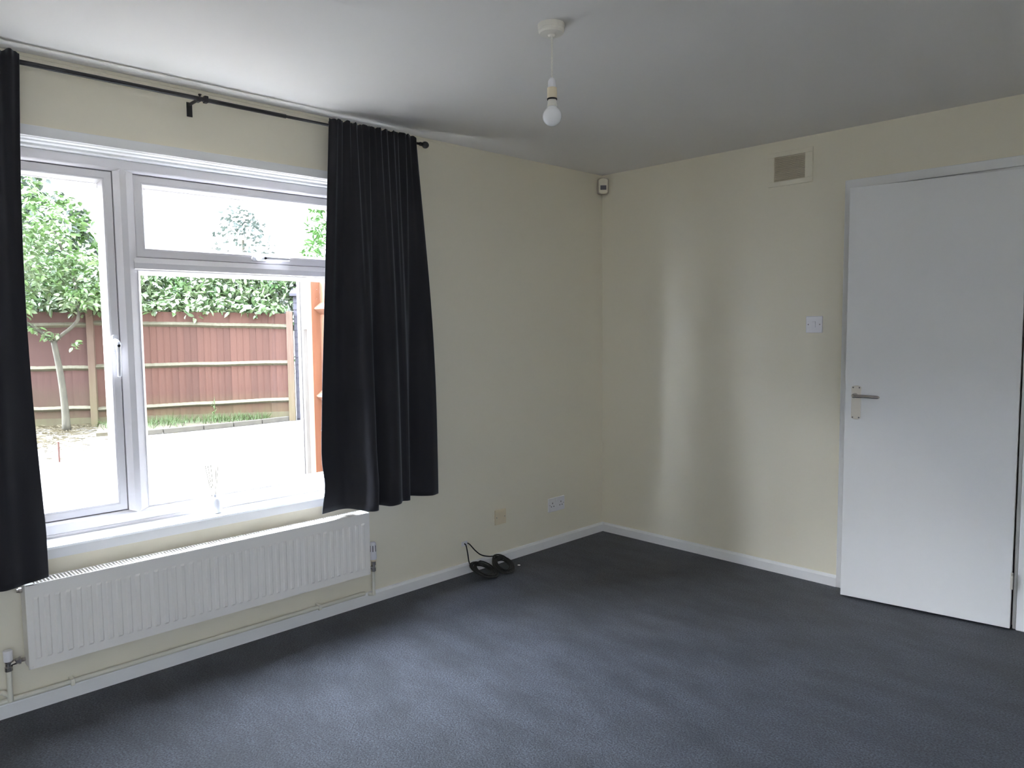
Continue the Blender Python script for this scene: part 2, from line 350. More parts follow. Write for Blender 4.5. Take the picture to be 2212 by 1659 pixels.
# ------------------------------------------------------------------ door and its frame
frame = MB()
frame.prism([(1.540, 0), (1.588, 0), (1.588, DZ-.002), (2.322, DZ-.002), (2.322, 0), (2.370, 0), (2.370, 2.054), (1.540, 2.054)], 'y', -.015, 0)
door_frame = tag(frame.build('trim_2', m_gloss, bevel=.003), 'white painted architrave round the door', 'trim', kind='structure')
jm = MB().box(DX0, DX0+.022, .0, .12, 0, DZ).box(DX1-.018, DX1, .0, .12, 0, DZ).box(DX0, DX1, .0, .12, DZ-.012, DZ)
jm.box(DX0+.022, DX0+.034, .045, .12, 0, DZ-.012).box(DX1-.030, DX1-.018, .045, .12, 0, DZ-.012).box(DX0+.022, DX1-.018, .045, .12, DZ-.026, DZ-.012)
jm.build('door_lining', m_gloss, door_frame)
MB().box(1.571, 1.577, -.0165, -.015, .985, 1.025).build('latch_mark', m_ivory, door_frame)
HX, HY = 2.305, -.034
ang = math.atan2(-.0923, -.697)
door = empty('door_1', (HX, HY, 0), ang); tag(door, 'flush white door standing slightly ajar', 'door', kind='structure')
DW = .703; DT = .036
# local x runs from hinge to latch edge; local -y... the room side is local y>0 after the turn
MB().box(0, DW, -DT, 0, .008, 1.995).build('door_leaf', m_gloss, door, bevel=.0015)
# backplate (local x measured from hinge), room face at y=0
hx = DW-.052; hz = .971
poly = []
for k in range(13):
    a = math.pi*k/12; poly.append((hx+.0215*math.cos(a), hz+.071+.011*math.sin(a)))
for k in range(13):
    a = math.pi+math.pi*k/12; poly.append((hx+.0215*math.cos(a), hz-.071+.011*math.sin(a)))
bp_ = MB().prism(poly, 'y', 0.0005, .007).build('handle_plate', m_satin, door, bevel=.0015)
for sx in (-.014, .014):
    for sz in (-.072, .072):
        MB().lathe([(.0034, 0), (.0034, .0012), (.002, .0020)], 10, (hx+sx, .007, hz+sz), 'y').build('screw', m_steel, bp_)
zc = 1.005
pts = [(hx+.004, .006, zc), (hx+.004, .030, zc), (hx+.002, .043, zc), (hx-.012, .050, zc), (hx-.05, .051, zc), (hx-.085, .050, zc-.001), (hx-.112, .047, zc-.002)]
MB().tube([tuple(p) for p in smooth_curve(pts, 24)], [.012]*4+[.0105]*5+[.0085]*13+[.0075, .004], 12).build('lever_handle', m_chrome, door, smooth=True)
for z in (.222, 1.78):
    hg = MB()
    for k in range(5): hg.lathe([(.0045, z-.036+k*.0148), (.0052, z-.035+k*.0148), (.0052, z-.0225+k*.0148), (.0045, z-.0215+k*.0148)], 10, (-.001, .004, 0))
    hg.box(.0, .0012, -.03, .004, z-.036, z+.036)
    hg.build('hinge', m_steel if z > 1 else m_satin, door)

# ------------------------------------------------------------------ radiator under the window
rad = empty('radiator', (.12, -2.577, .19)); tag(rad, 'long white fluted panel radiator under the window', 'radiator')
rad_off = rad.location.copy()
def rel(mb):
    mb.v = [(x-rad_off.x, y-rad_off.y, z-rad_off.z) for x, y, z in mb.v]; return mb
Y0, Y1, Z0, Z1 = -3.272, -1.885, .187, .486
NF = 41; pitch = (Y1-Y0-.036)/NF
ys = [Y0, Y0+.004, Y0+.010, Y0+.013]; yd = [(-.006), 0, 0, -.003]
prof_y = [(Y0, 0), (Y0+.003, 1), (Y0+.011, 1), (Y0+.0125, .6), (Y0+.018, .6)]
cols = [(Y0, -.010, 0), (Y0+.003, 0, 0), (Y0+.011, 0, 0), (Y0+.013, -.0015, 0)]
for k in range(NF):
    a = Y0+.018+k*pitch
    cols += [(a+pitch*.06, -.0015, 0), (a+pitch*.20, -.0015, 1), (a+pitch*.52, -.0015, 1), (a+pitch*.66, -.0015, 0)]
cols += [(Y1-.013, -.0015, 0), (Y1-.011, 0, 0), (Y1-.003, 0, 0), (Y1, -.010, 0)]
rows = [(Z0, -.012, 0), (Z0+.003, -.001, 0), (Z0+.012, 0, 0), (Z0+.014, -.0015, 0), (Z0+.034, -.0015, 0), (Z0+.040, -.0015, 1), (Z1-.052, -.0015, 1), (Z1-.045, -.0015, 0), (Z1-.016, -.0015, 0), (Z1-.004, 0, 0), (Z1, -.004, 0)]
mb = MB(); vs = []
for (y, dy, fy) in cols:
    for (z, dz, fz) in rows: vs.append((.120+min(dy, dz)+.0045*fy*fz, y, z))
nr = len(rows); fs = [(i*nr+j, (i+1)*nr+j, (i+1)*nr+j+1, i*nr+j+1) for i in range(len(cols)-1) for j in range(nr-1)]
mb.add(vs, fs); mb.box(.095, .106, Y0+.002, Y1-.002, Z0+.002, Z1-.006)
rel(mb).build('front_panel', m_rad, rad)
rel(MB().box(.052, .060, Y0+.01, Y1-.01, Z0+.01, Z1-.02)).build('back_fins', m_rad, rad)
for y in (Y0, Y1): 
    s_ = 1 if y == Y0 else -1
    rel(MB().box(.046, .118, min(y+.0005*s_, y+.004*s_), max(y+.0005*s_, y+.004*s_), Z0+.006, Z1-.001)).build('side_cover', m_rad, rad, bevel=.001)
gr = MB().box(.113, .118, Y0+.004, Y1-.004, Z1-.004, Z1).box(.046, .050, Y0+.004, Y1-.004, Z1-.004, Z1)
gr.box(.046, .118, Y0+.003, Y0+.028, Z1-.003, Z1+.0004).box(.046, .118, Y1-.028, Y1-.003, Z1-.003, Z1+.0004)
y = Y0+.034
while y < Y1-.03:
    gr.box(.049, .115, y, y+.0045, Z1-.012, Z1-.0008); y += .0115
tag(rel(gr).build('top_grille', m_rad, rad), kind='stuff')
for y in (-3.05, -2.1):
    rel(MB().box(.001, .052, y-.012, y+.012, .25, .44)).build('wall_bracket', m_rad, rad)
rel(MB().lathe([(.007, -.016), (.007, -.010), (.010, -.010), (.010, 0)], 8, (.075, Y0, .462), 'y')).build('bleed_valve', m_chrome, rad)
def valve(name, y, side, top, label):
    v = empty(name, (.062, y, .19)); tag(v, label, 'radiator valve', 'radiator valves')
    v.location = (.062, y, .19)
    if top > .29:
        MB().lathe([(.0165, .048), (.0175, .052), (.0175, .064), (.0165, .072), (.0165, .110), (.0150, .126), (.0130, .131), (.004, .132)], 24).build('valve_head', m_plast, v, smooth=False)
        sl = MB()
        for k in range(8):
            a = 2*math.pi*k/8+.2; sl.add([(math.cos(a)*.0170-math.sin(a)*w_, math.sin(a)*.0170+math.cos(a)*w_, z) for w_, z in ((-.0018, .088), (.0018, .088), (.0018, .118), (-.0018, .118))], [(0, 1, 2, 3)])
        sl.build('head_slots', m_hole, v)
        MB().lathe([(.015, .040), (.0155, .049)], 20).build('collar', m_cream, v)
        MB().lathe([(.010, -.012), (.012, -.010), (.012, .006), (.009, .008), (.009, .018), (.012, .020), (.012, .036), (.010, .040)], 12).build('valve_body', m_chrome, v)
        MB().tube([(0, -side*.002, .010), (0, side*.050, .010)], .008, 10).build('union', m_chrome, v)
        MB().lathe([(.0075, -.130), (.0075, -.010)], 14).build('pipe', m_pipe, v)
        MB().tube([(0, 0, -.118), (-.012, 0, -.128), (-.03, -.012, -.130)], .0075, 10).build('pipe', m_pipe, v)
    else:
        MB().lathe([(.0125, .030), (.0135, .034), (.0145, .064), (.013, .068), (.004, .069)], 24).build('valve_cap', m_plast, v)
        MB().lathe([(.010, -.006), (.0125, -.004), (.0125, .010), (.010, .012), (.010, .022), (.011, .024), (.011, .031)], 12).build('valve_body', m_chrome, v)
        MB().tube([(0, 0, .016), (0, side*.012, .019), (0, side*.020, .022)], [.009, .008, .011], 8).tube([(0, side*.020, .022), (0, side*.030, .022)], .011, 6).tube([(0, side*.030, .022), (0, side*.036, .022)], .014, 6).tube([(0, side*.036, .022), (0, side*.060, .022)], .007, 10).build('union', m_chrome, v)
        MB().lathe([(.0085, -.112), (.0085, -.004)], 14).build('pipe', m_pipe, v)
    return v
valve('radiator_valve', -1.834, -1, .32, 'white thermostatic valve head on the right end of the radiator')
valve('radiator_valve', -3.322, 1, .26, 'short white-capped chrome valve at the left end of the radiator')
hp = empty('heating_pipe', (.03, -2.6, .07)); tag(hp, 'painted pipe running along the top of the skirting under the radiator', 'pipe')
MB().tube([(-.0025, -2.3, -.003), (-.0025, .735, -.003)], .0095, 12).build('pipe_run', m_pipe, hp)
for y in (-.525, .49, -1.3):
    MB().box(-.030, .009, y-.007, y+.007, -.016, .009).build('pipe_clip', m_pipe, hp, bevel=.002)
hp2 = empty('heating_pipe', (.03, -3.6, .105)); tag(hp2, 'painted pipe leaving left from the capped radiator valve', 'pipe')
MB().tube([(.032, .278, -.01), (.012, .262, 0), (0, .24, 0), (0, -1.2, 0)], .0085, 12).build('pipe_run', m_pipe, hp2)

# ------------------------------------------------------------------ curtains and pole
pole = empty('curtain_pole', (.09, -2.6, 2.249)); tag(pole, 'thin black metal curtain pole with ball finials above the window', 'curtain pole')
MB().tube([(0, -1.12, 0), (0, .368, 0)], .0085, 14).build('pole_tube', m_black, pole, smooth=True)
MB().tube([(0, .36, 0), (0, 1.085, 0)], .0062, 14).build('inner_tube', m_black, pole, smooth=True)
for s_, y in ((1, 1.085), (-1, -1.12)):
    MB().lathe([(.0062, -.012), (.009, -.010), (.009, .002), (.007, .004), (.0105, .009), (.0155, .016), (.0170, .024), (.0155, .032), (.0105, .039), (.003, .042)] if s_ > 0 else
               [(.003, -.042), (.0105, -.039), (.0155, -.032), (.0170, -.024), (.0155, -.016), (.0105, -.009), (.007, -.004), (.009, -.002), (.009, .010), (.0062, .012)], 20, (0, y, 0), 'y').build('finial', m_black, pole, smooth=True)
for y in (0, 1.0, -1.03):
    br = MB().box(-.0895, -.0855, y-.011, y+.011, -.052, .004).box(-.0875, -.006, y-.004, y+.004, -.010, .000)
    br.prism([(-.012, -.014), (.012, -.014), (.014, 0), (.011, 0), (.009, -.009), (-.009, -.009), (-.011, 0), (-.014, 0)], 'y', y-.006, y+.006)
    b_ = br.build('bracket', m_black, pole, bevel=.001)
    MB().lathe([(.004, .010), (.004, .013), (.006, .014), (.006, .018)], 10, (0, y+.008, 0)).build('thumb_screw', m_black, b_)
MB().box(-.012, .012, -.008+.03, .008+.03, -.012, .014).build('joint_collar', m_black, pole, bevel=.003)

def curtain(name, top, bot, zt, zb, sideL, sideR, seed, label):
    """top/bot: plan curves (y,x); the sheet blends from gathered heading to loose folds"""
    rnd = random.Random(seed)
    NU, NV = 220, 70
    T = smooth_curve(top, NU); B = smooth_curve(bot, NU)
    o0 = Vector((.1, (top[0][0]+top[-1][0])/2, zb))
    ph = [rnd.uniform(0, 6.28) for _ in range(8)]
    vs = []
    for i in range(NU):
        u = i/(NU-1)
        ztop = zt + .0035*math.sin(u*70+ph[0]) + .002*math.sin(u*131+ph[1])
        if u > .965 and name == 'R': ztop -= .03*(u-.965)/.035
        zbot = zb + .004*math.sin(u*9+ph[2])
        for j in range(NV):
            t = j/(NV-1); z = ztop + (zbot-ztop)*t
            k = t**.75; k = k*k*(3-2*k)*.6+k*.4
            y = T[i][0]*(1-k)+B[i][0]*k; x = T[i][1]*(1-k)+B[i][1]*k
            g = max(0, 1-t/.55)                       # tight gathers fade downwards
            x += g*(.006*math.sin(u*88+ph[3])+.004*math.sin(u*57+ph[4]+t*3))
            m_ = math.sin(math.pi*min(1, t*1.15))
            x += m_*.006*math.sin(u*31+ph[5]+t*2)
            hd = math.exp(-((t-.052)/.012)**2); x -= .0*hd
            if u < .5: y += sideL(t)*(1-2*u)
            else: y += sideR(t)*(2*u-1)
            if t < .012: x += .003*math.sin(u*200)
            vs.append((x-o0.x, y-o0.y, z-o0.z))
    fs = [(i*NV+j, (i+1)*NV+j, (i+1)*NV+j+1, i*NV+j+1) for i in range(NU-1) for j in range(NV-1)]
    mb = MB().add(vs, fs)
    root = empty('curtain', o0); tag(root, label, 'curtain', 'charcoal curtains')
    o = mb.build('curtain_cloth', m_curtain, root, smooth=True)
    sd = o.modifiers.new('thick', 'SOLIDIFY'); sd.thickness = .0022; sd.offset = 0
    # the back of the rod pocket
    a = min(top[0][0], top[-1][0])+.008; b2 = max(top[0][0], top[-1][0])-.008
    vs = []; n = 60
    for i in range(n):
        y = a+(b2-a)*i/(n-1)
        for z in (zt-.006, 2.225): vs.append((.076+.002*math.sin(i*1.9)-o0.x, y-o0.y, z-o0.z))
    hb = MB().add(vs, [(2*i, 2*i+2, 2*i+3, 2*i+1) for i in range(n-1)]).build('rod_pocket', m_curtain, root, smooth=True)
    return root
botR = [(-2.118, .088), (-2.06, .072), (-2.01, .058), (-1.968, .066), (-1.945, .115), (-1.925, .180), (-1.895, .198), (-1.872, .175), (-1.846, .112), (-1.830, .125), (-1.813, .185), (-1.780, .196), (-1.748, .184), (-1.716, .150), (-1.690, .158), (-1.668, .146), (-1.635, .088), (-1.605, .062), (-1.565, .104), (-1.520, .132), (-1.471, .118)]
topR = [(-2.028+.47*k/13, .104+(.009 if k % 2 else -.001)) for k in range(14)]
curtain('R', topR, botR, 2.276, .513, lambda t: (.035*max(0, t-.80)/.2*0 + (-.012 if t < .5 else 0)*0) + (.018*math.exp(-((t-.93)/.05)**2)), lambda t: .012*math.sin(math.pi*t), 3,
        'charcoal curtain on the right of the window, hanging clear of the radiator end')
botL = [(-3.86, .10), (-3.80, .16), (-3.74, .17), (-3.69, .10), (-3.64, .07), (-3.58, .13), (-3.53, .19), (-3.47, .18), (-3.43, .12), (-3.385, .09), (-3.345, .145), (-3.31, .15), (-3.275, .135), (-3.235, .13), (-3.198, .115)]
topL = [(-3.72+.528*k/13, .104+(.009 if k % 2 else -.001)) for k in range(14)]
curtain('L', topL, botL, 2.276, .496, lambda t: 0, lambda t: -.022*math.sin(math.pi*min(1, t*1.1)), 5,
        'charcoal curtain cut off by the left edge of the picture')

# ------------------------------------------------------------------ ceiling pendant
pd = empty('pendant_light', (1.405, -2.0, H)); tag(pd, 'bare bulb hanging on a white flex from a ceiling rose', 'lamp')
MB().lathe([(.043, 0), (.043, -.004), (.042, -.016)], 36, (-.003, .001, 0)).build('rose_base', m_rose, pd, bevel=.001)
MB().lathe([(.041, -.016), (.041, -.024), (.038, -.030), (.012, -.034), (.008, -.040), (.003, -.040)], 36, (-.002, .001, 0)).build('ceiling_rose', m_rose, pd, bevel=.0008)
fl = MB()
for s_ in (0, math.pi):
    fl.tube([(.0014*math.cos(s_+k*.9), .0014*math.sin(s_+k*.9), -.036-k*.0028) for k in range(50)], .0023, 6)
fl.build('flex', m_rose, pd, smooth=True)
MB().lathe([(.004, -.166), (.008, -.169), (.012, -.176), (.0128, -.190), (.0128, -.200)], 24).build('lampholder_cap', m_plast, pd, smooth=True)
MB().lathe([(.0155, -.198), (.0158, -.201), (.0158, -.228), (.0150, -.231)], 24).build('skirt_ring', m_cream, pd)
MB().lathe([(.0162, -.231), (.0162, -.235)], 24).build('dark_ring', m_black, pd)
prof = [(.0125, -.233), (.0140, -.240), (.0152, -.250), (.0170, -.258)]
MB().lathe(prof, 28).build('bulb_neck', m_rose, pd, smooth=True)
pr = [(.0170, -.257)]
for k in range(15):
    a = R(52)-R(142)*k/14; pr.append((max(.0008, .0305*math.cos(a)), -.287+.0305*math.sin(a)))
MB().lathe(pr, 32).build('bulb', m_bulb, pd, smooth=True)

# ------------------------------------------------------------------ things on the walls
vt = empty('air_vent', (1.253, 0, 2.163)); tag(vt, 'square cream louvred air vent high on the wall beside the door', 'vent')
fm = MB()
yy = -.012
def ring_xz(mb, x0, x1, z0, z1, ins, ya, yb):
    mb.box(x0, x1, ya, yb, z1-ins[0], z1).box(x0, x1, ya, yb, z0, z0+ins[1]).box(x0, x0+ins[2], ya, yb, z0+ins[1], z1-ins[0]).box(x1-ins[3], x1, ya, yb, z0+ins[1], z1-ins[0])
ring_xz(fm, -.120, .120, -.088, .088, (.024, .026, .034, .040), -.012, -.0005)
fm.build('vent_frame', m_wall, vt, bevel=.002)
MB().box(-.087, .081, -.003, -.0008, -.063, .065).build('vent_backing', m_hole, vt)
sl_me = MB().prism([(-.0115, -.0045), (-.010, -.0055), (-.003, .0030), (-.0045, .0040)], 'x', -.086, .080)
sl_me.v = [(a, b2, c) for a, b2, c in sl_me.v]
lm = sl_me.mesh('louvre', m_ivory)
for k in range(14):
    o = bpy.data.objects.new('louvre', lm); C.objects.link(o); o.parent = vt; o.location = (0, 0, -.058+k*.0090)

sw = empty('light_switch', (1.396, 0, 1.348)); tag(sw, 'single white light switch on the wall left of the door', 'switch')
MB().box(-.043, .043, -.009, -.0005, -.043, .043).build('switch_plate', m_plast, sw, bevel=.003)
MB().prism([(-.009, -.015), (-.0115, -.015), (-.0135, .014), (-.009, .015)], 'x', -.0095, .0095).build('rocker', m_plast, sw, bevel=.001)
for x in (-.030, .030): MB().lathe([(.0022, -.0102), (.0028, -.0090)], 10, (x, 0, 0), 'y').build('screw', m_lens, sw)

so = empty('double_socket', (0, -.457, .258)); tag(so, 'white double power socket low on the wall nearest the room corner', 'socket')
MB().box(.0005, .009, -.073, .073, -.043, .043).build('socket_plate', m_plast, so, bevel=.003)
for cy in (-.038, .038):
    for ya, yb, za, zb_ in ((-.0025, .0025, .006, .015), (-.0145, -.0075, -.012, -.007), (.0075, .0145, -.012, -.007)):
        MB().box(.0088, .0094, cy+ya, cy+yb, za, zb_).build('pin_hole', m_hole, so)
for cy in (-.010, .010): MB().box(.009, .0125, cy-.005, cy+.005, .018, .032).build('rocker', m_plast, so, bevel=.001)
for cy in (-.062, .062): MB().lathe([(.0028, .009), (.0022, .0104)], 10, (0, cy, 0), 'x').build('screw', m_lens, so)

te = empty('phone_socket', (0, -.933, .267)); tag(te, 'square cream blank outlet plate low on the wall', 'socket')
MB().box(.0005, .010, -.042, .042, -.043, .043).build('outlet_plate', m_cream, te, bevel=.002)
for cy in (-.033, .030): MB().lathe([(.0028, .010), (.0022, .0114)], 10, (0, cy, 0), 'x').build('screw', m_lens, te)

pir = empty('alarm_sensor', (.006, -.006, 2.236), R(-45)); tag(pir, 'small white motion sensor high in the corner of the room', 'sensor')
# local +x points out of the corner
poly = []
for k in range(9):
    a = math.pi*k/8; poly.append((.0285*math.cos(a), .034+.012*math.sin(a)))
for k in range(9):
    a = math.pi+math.pi*k/8; poly.append((.0285*math.cos(a), -.038+.010*math.sin(a)))
poly = [(p[0]*1.22, p[1]*1.14) for p in poly]
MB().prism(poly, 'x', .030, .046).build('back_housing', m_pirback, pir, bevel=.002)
poly2 = [(p[0]*.80, p[1]*.88-.002) for p in poly]
MB().prism(poly2, 'x', .0455, .066).build('front_housing', m_wall, pir, bevel=.004)
MB().box(.064, .0675, -.019, .019, -.028, .000).build('sensor_lens', m_lens, pir, bevel=.002)

# ------------------------------------------------------------------ loose aerial cable
cb = empty('aerial_cable', (.05, -1.15, 0)); tag(cb, 'black cable coiled on the carpet by the skirting', 'cable')
def relc(pts): return [(x-.05, y+1.15, z) for x, y, z in pts]
MB().box(-.050, -.043, -.075, -.035, .155, .180).build('grommet_plate', m_plast, cb, bevel=.002)
p1 = smooth_curve([(.006, -1.207, .168), (.016, -1.204, .160), (.020, -1.197, .12), (.022, -1.190, .07), (.026, -1.180, .040)], 20)
p2 = smooth_curve([(.006, -1.185, .167), (.018, -1.178, .160), (.020, -1.14, .118), (.022, -1.10, .085), (.026, -1.05, .066), (.036, -1.00, .058), (.06, -.96, .050)], 30)
MB().tube(relc(p1), .0034, 8).build('cable_strand', m_cable, cb, smooth=True)
MB().tube(relc(p2), .0034, 8).build('cable_strand', m_cable, cb, smooth=True)
rnd = random.Random(4)
def coil(c, a, b2, rot, tilt, turns, tid):
    pts = []
    N = turns*28
    for i in range(N+1):
        th = 2*math.pi*i/28+2.6; k = i/28
        r_ = 1-.42*abs(math.sin(k*1.9))**1.5+.04*math.sin(th*2+k)
        x = a*r_*math.cos(th); y = b2*r_*math.sin(th)
        xr = x*math.cos(rot)-y*math.sin(rot); yr = x*math.sin(rot)+y*math.cos(rot)
        z = c[2]+.0022*(k % 5)+tilt*(-xr)+.002*math.sin(k*5)
        pts.append((c[0]+xr, c[1]+yr, max(.005, z)))
    return MB().tube(relc(pts), .0034, 7, True).build('cable_coil', m_cable, cb, smooth=True)
coil((.100, -1.150, .026), .080, .064, .2, .32, 15, 0)
coil((.105, -1.010, .022), .060, .090, 1.0, .34, 19, 1)
MB().tube(relc([(.14, -.93, .012), (.150, -.920, .012)]), .0045, 8).build('cable_plug', m_chrome, cb)

# ------------------------------------------------------------------ reed diffuser on the sill
rdf = empty('reed_diffuser', (-.045, -2.545, .580)); tag(rdf, 'small white pot holding thin reeds on the window sill', 'diffuser')
MB().lathe([(.027, 0), (.0290, .003), (.0285, .020), (.0265, .045), (.0235, .058), (.013, .066), (.0095, .070), (.0095, .080), (.0085, .080), (.0085, .060)], 28).build('pot', m_plast, rdf, smooth=True)
for k, (dx, dy) in enumerate([(.0, -.034), (.004, -.024), (.0, -.010), (.003, .012), (-.002, .022)]):
    MB().tube([(0, dy*.08, .03), (dx, dy, .205)], .0013, 6).build('reed', m_straw, rdf)

# ------------------------------------------------------------------ garden
GZ = -.15
g = MB().box(-34, -.29, -22, 24, GZ-.2, GZ).box(-.29, RX+.26, -22, RY-.26, GZ-.2, GZ).box(-.29, RX+.26, 1.61, 24, GZ-.2, GZ).box(RX+.26, 34, -22, 24, GZ-.2, GZ)
struct('ground', g, m_ground, label='pale sunlit concrete and bare earth of the garden', cat='ground')
A = np.array([-9.83, -.39]); FD = np.array([.5434, .8395]); FN = np.array([.8395, -.5434])   # FN faces the house
frot = math.atan2(FD[1], FD[0])
fence = empty('garden_fence', (A[0], A[1], GZ), frot); tag(fence, 'brown close-board timber fence with three rails behind the garden', 'fence')
# local: x along the fence, -y towards the house
rnd = random.Random(11)
def fboard(s0, wd, top, m):
    t = .010+rnd.uniform(-.002, .002); y0 = .0+rnd.uniform(-.002, .002)
    o = MB().add([(0, y0-.006, .14), (wd, y0+.006, .14), (wd, y0+.010, .14), (0, y0+t+.006, .14),
              (0, y0-.006, top), (wd, y0+.006, top), (wd, y0+.010, top), (0, y0+t+.006, top)],
             [(0,3,2,1),(4,5,6,7),(0,1,5,4),(1,2,6,5),(2,3,7,6),(3,0,4,7)])
    b_ = o.build('fence_board', m, fence, loc=(s0, 0, 0))
mf_var = [m_fence]
for k in range(4):
    a = (0.100+.010*k, .039+.0045*k, .023+.003*k); mf_var.append(wood_mat('fence_board_tone', a, tuple(v*1.25 for v in a), (0.13, 0.14, 0.04), zlo=-.2, zhi=.35))
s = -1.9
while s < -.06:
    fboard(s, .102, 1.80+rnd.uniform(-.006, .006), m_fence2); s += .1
s = .05
while s < 2.93:
    top = 1.82-.022*s
    fboard(s, .102, top+rnd.uniform(-.004, .004), rnd.choice(mf_var)); s += .1
def arris(s0, s1, z0, z1):
    mb = MB()
    n = 8; vs = []
    for i in range(n+1):
        t = i/n; s_ = s0+(s1-s0)*t; z = z0+(z1-z0)*t+.004*math.sin(i*2.1)
        vs += [(s_, -.002, z+.040), (s_, -.050, z+.002), (s_, -.050, z-.006), (s_, -.002, z-.040)]
    fs = [(i*4+j, i*4+(j+1) % 4, (i+1)*4+(j+1) % 4, (i+1)*4+j) for i in range(n) for j in range(4)] + [(3,2,1,0), (n*4, n*4+1, n*4+2, n*4+3)]
    mb.add(vs, fs).build('rail', m_rail, fence)
for (za, zb_) in ((1.60, 1.60), (.935, .93), (.30, .30)): arris(-1.9, -.05, za, zb_)
for (za, zb_) in ((1.63, 1.545), (.945, .955), (.275, .345)): arris(.05, 2.93, za, zb_)
for s0, top in ((0, 1.84), (2.98, 1.79), (-2.95, 1.84)):
    MB().box(s0-.05, s0+.05, -.07, .03, 0, top).build('fence_post', m_post, fence, bevel=.004)
MB().box(-1.9, -.05, -.012, .012, 0, .15).build('gravel_board', m_gravel, fence)
MB().box(.05, 2.93, -.012, .012, 0, .15).build('gravel_board', m_gravel, fence)

# planting bed between the fence and a kerb of edging stones
bed = MB().add([(-9.80, -.35, GZ+.05), (-8.62, -.72, GZ+.05), (-8.30, .2, GZ+.05), (-8.24, 1.2, GZ+.05), (-8.22, 1.95, GZ+.05), (-8.28, 2.05, GZ+.05),
                (-9.80, -.35, GZ-.1), (-8.62, -.72, GZ-.1), (-8.30, .2, GZ-.1), (-8.24, 1.2, GZ-.1), (-8.22, 1.95, GZ-.1), (-8.28, 2.05, GZ-.1)],
               [(0,1,2,3,4,5), (6,7,8,9,10,11), (0,1,7,6), (1,2,8,7), (2,3,9,8), (3,4,10,9), (4,5,11,10), (5,0,6,11)])
kerb = empty('kerb', (-8.2, 1, GZ)); tag(kerb, 'low edging kerb along the foot of the planting bed', 'kerb')
tag(bed.build('planting_bed', m_soil), 'narrow earth bed at the foot of the fence', 'bed')
kp = [(-8.30, -.50), (-8.20, .05), (-8.16, .62), (-8.16, 1.08), (-8.17, 1.55), (-8.22, 2.05)]
for (xa, ya), (xb, yb) in zip(kp[:-1], kp[1:]):
    L = math.hypot(xb-xa, yb-ya)
    o = MB().box(.006, L-.006, -.025, .025, 0, .075).build('edging_stone', m_kerb, kerb, bevel=.008)
    o.location = (xa+8.2, ya-1, 0); o.rotation_euler = (0, 0, math.atan2(yb-ya, xb-xa))

def blades(name, n, sampler, lmin, lmax, wd, m, lean, seed, flat=False):
    rr = np.random.RandomState(seed)
    P = np.array([sampler(rr) for _ in range(n)])
    az = rr.uniform(0, 2*np.pi, n); L = rr.uniform(lmin, lmax, n); ln = rr.uniform(*lean, n)
    d = np.stack([np.cos(az)*ln, np.sin(az)*ln, np.sqrt(np.maximum(0, 1-ln**2)) if not flat else rr.uniform(.02, .25, n)], 1)
    sd = np.stack([-np.sin(az), np.cos(az), np.zeros(n)], 1)*wd
    mid = P+d*(L*.55)[:, None]; tip = P+d*L[:, None]; tip[:, 2] -= L*.15*ln
    tip[:, 2] = np.maximum(tip[:, 2], P[:, 2]+.003)
    V = np.stack([P-sd, P+sd, mid+sd*.8, tip, mid-sd*.8], 1).reshape(-1, 3)
    F = [(5*i, 5*i+1, 5*i+2, 5*i+3, 5*i+4) for i in range(n)]
    me = bpy.data.meshes.new(name); me.from_pydata(V.tolist(), [], F); me.update(); me.materials.append(m)
    o = bpy.data.objects.new(name, me); C.objects.link(o); return o
def s_bed(rr):
    t = rr.beta(1.2, 1.2)*2.5-.15; k = rr.uniform(.15, .95); bx, by = A+FD*(t+.25)+FN*.05
    kx = -8.22; x = bx+(kx-bx)*k*rr.uniform(.2, 1); y = by-.25*(1-t/2.6)*k
    return (x, y, GZ+.05)
tag(blades('bed_grass', 900, s_bed, .05, .20, .004, m_grass, (.2, .8), 3), 'green weeds and grass growing in the planting bed', 'grass', kind='stuff')
def s_straw(rr):
    x = -10.1+3.4*rr.beta(1.0, 2.2); c = -.9+(x+10.1)*-.55
    return (x, c+rr.normal(0, .75), GZ+.002+max(0, .05*(1-(x+10.1)/1.2)))
tag(blades('straw_mulch', 5200, s_straw, .05, .17, .0035, m_straw, (.6, 1.0), 5, True), 'loose straw scattered over the ground by the fence', 'straw', kind='stuff')
wd_ = empty('tall_weed', (-8.62, .98, GZ+.05)); tag(wd_, 'single tall green weed against the lower fence rail', 'weed')
MB().tube([(0, 0, 0), (.01, .01, .2), (.0, .015, .40)], [.005, .004, .002], 6).build('stem', m_grass, wd_)
lf = MB()
for k in range(16):
    a = k*2.4; z = .02+k*.020; L = .12-.005*k
    lf.add([(0, 0, z), (math.cos(a+.25)*L*.5, math.sin(a+.25)*L*.5, z+.05), (math.cos(a)*L, math.sin(a)*L, z+.04), (math.cos(a-.25)*L*.5, math.sin(a-.25)*L*.5, z+.05)], [(0, 1, 2, 3)])
lf.build('leaves', m_grass, wd_)
tag(MB().prism([(-.009, -.009), (.009, -.009), (.009, .009), (-.009, .009)], 'z', 0, .235).build('garden_stake', m_red, loc=(-6.67, -1.63, GZ), bevel=.002), 'short rusty stake standing upright in the ground', 'stake')
tag(MB().lathe([(.02, 0), (.07, .01), (.085, .05), (.06, .10), (.01, .12)], 8).build('white_stone', m_white, loc=(-8.05, -.33, GZ)), 'pale stone lying at the end of the kerb', 'stone')

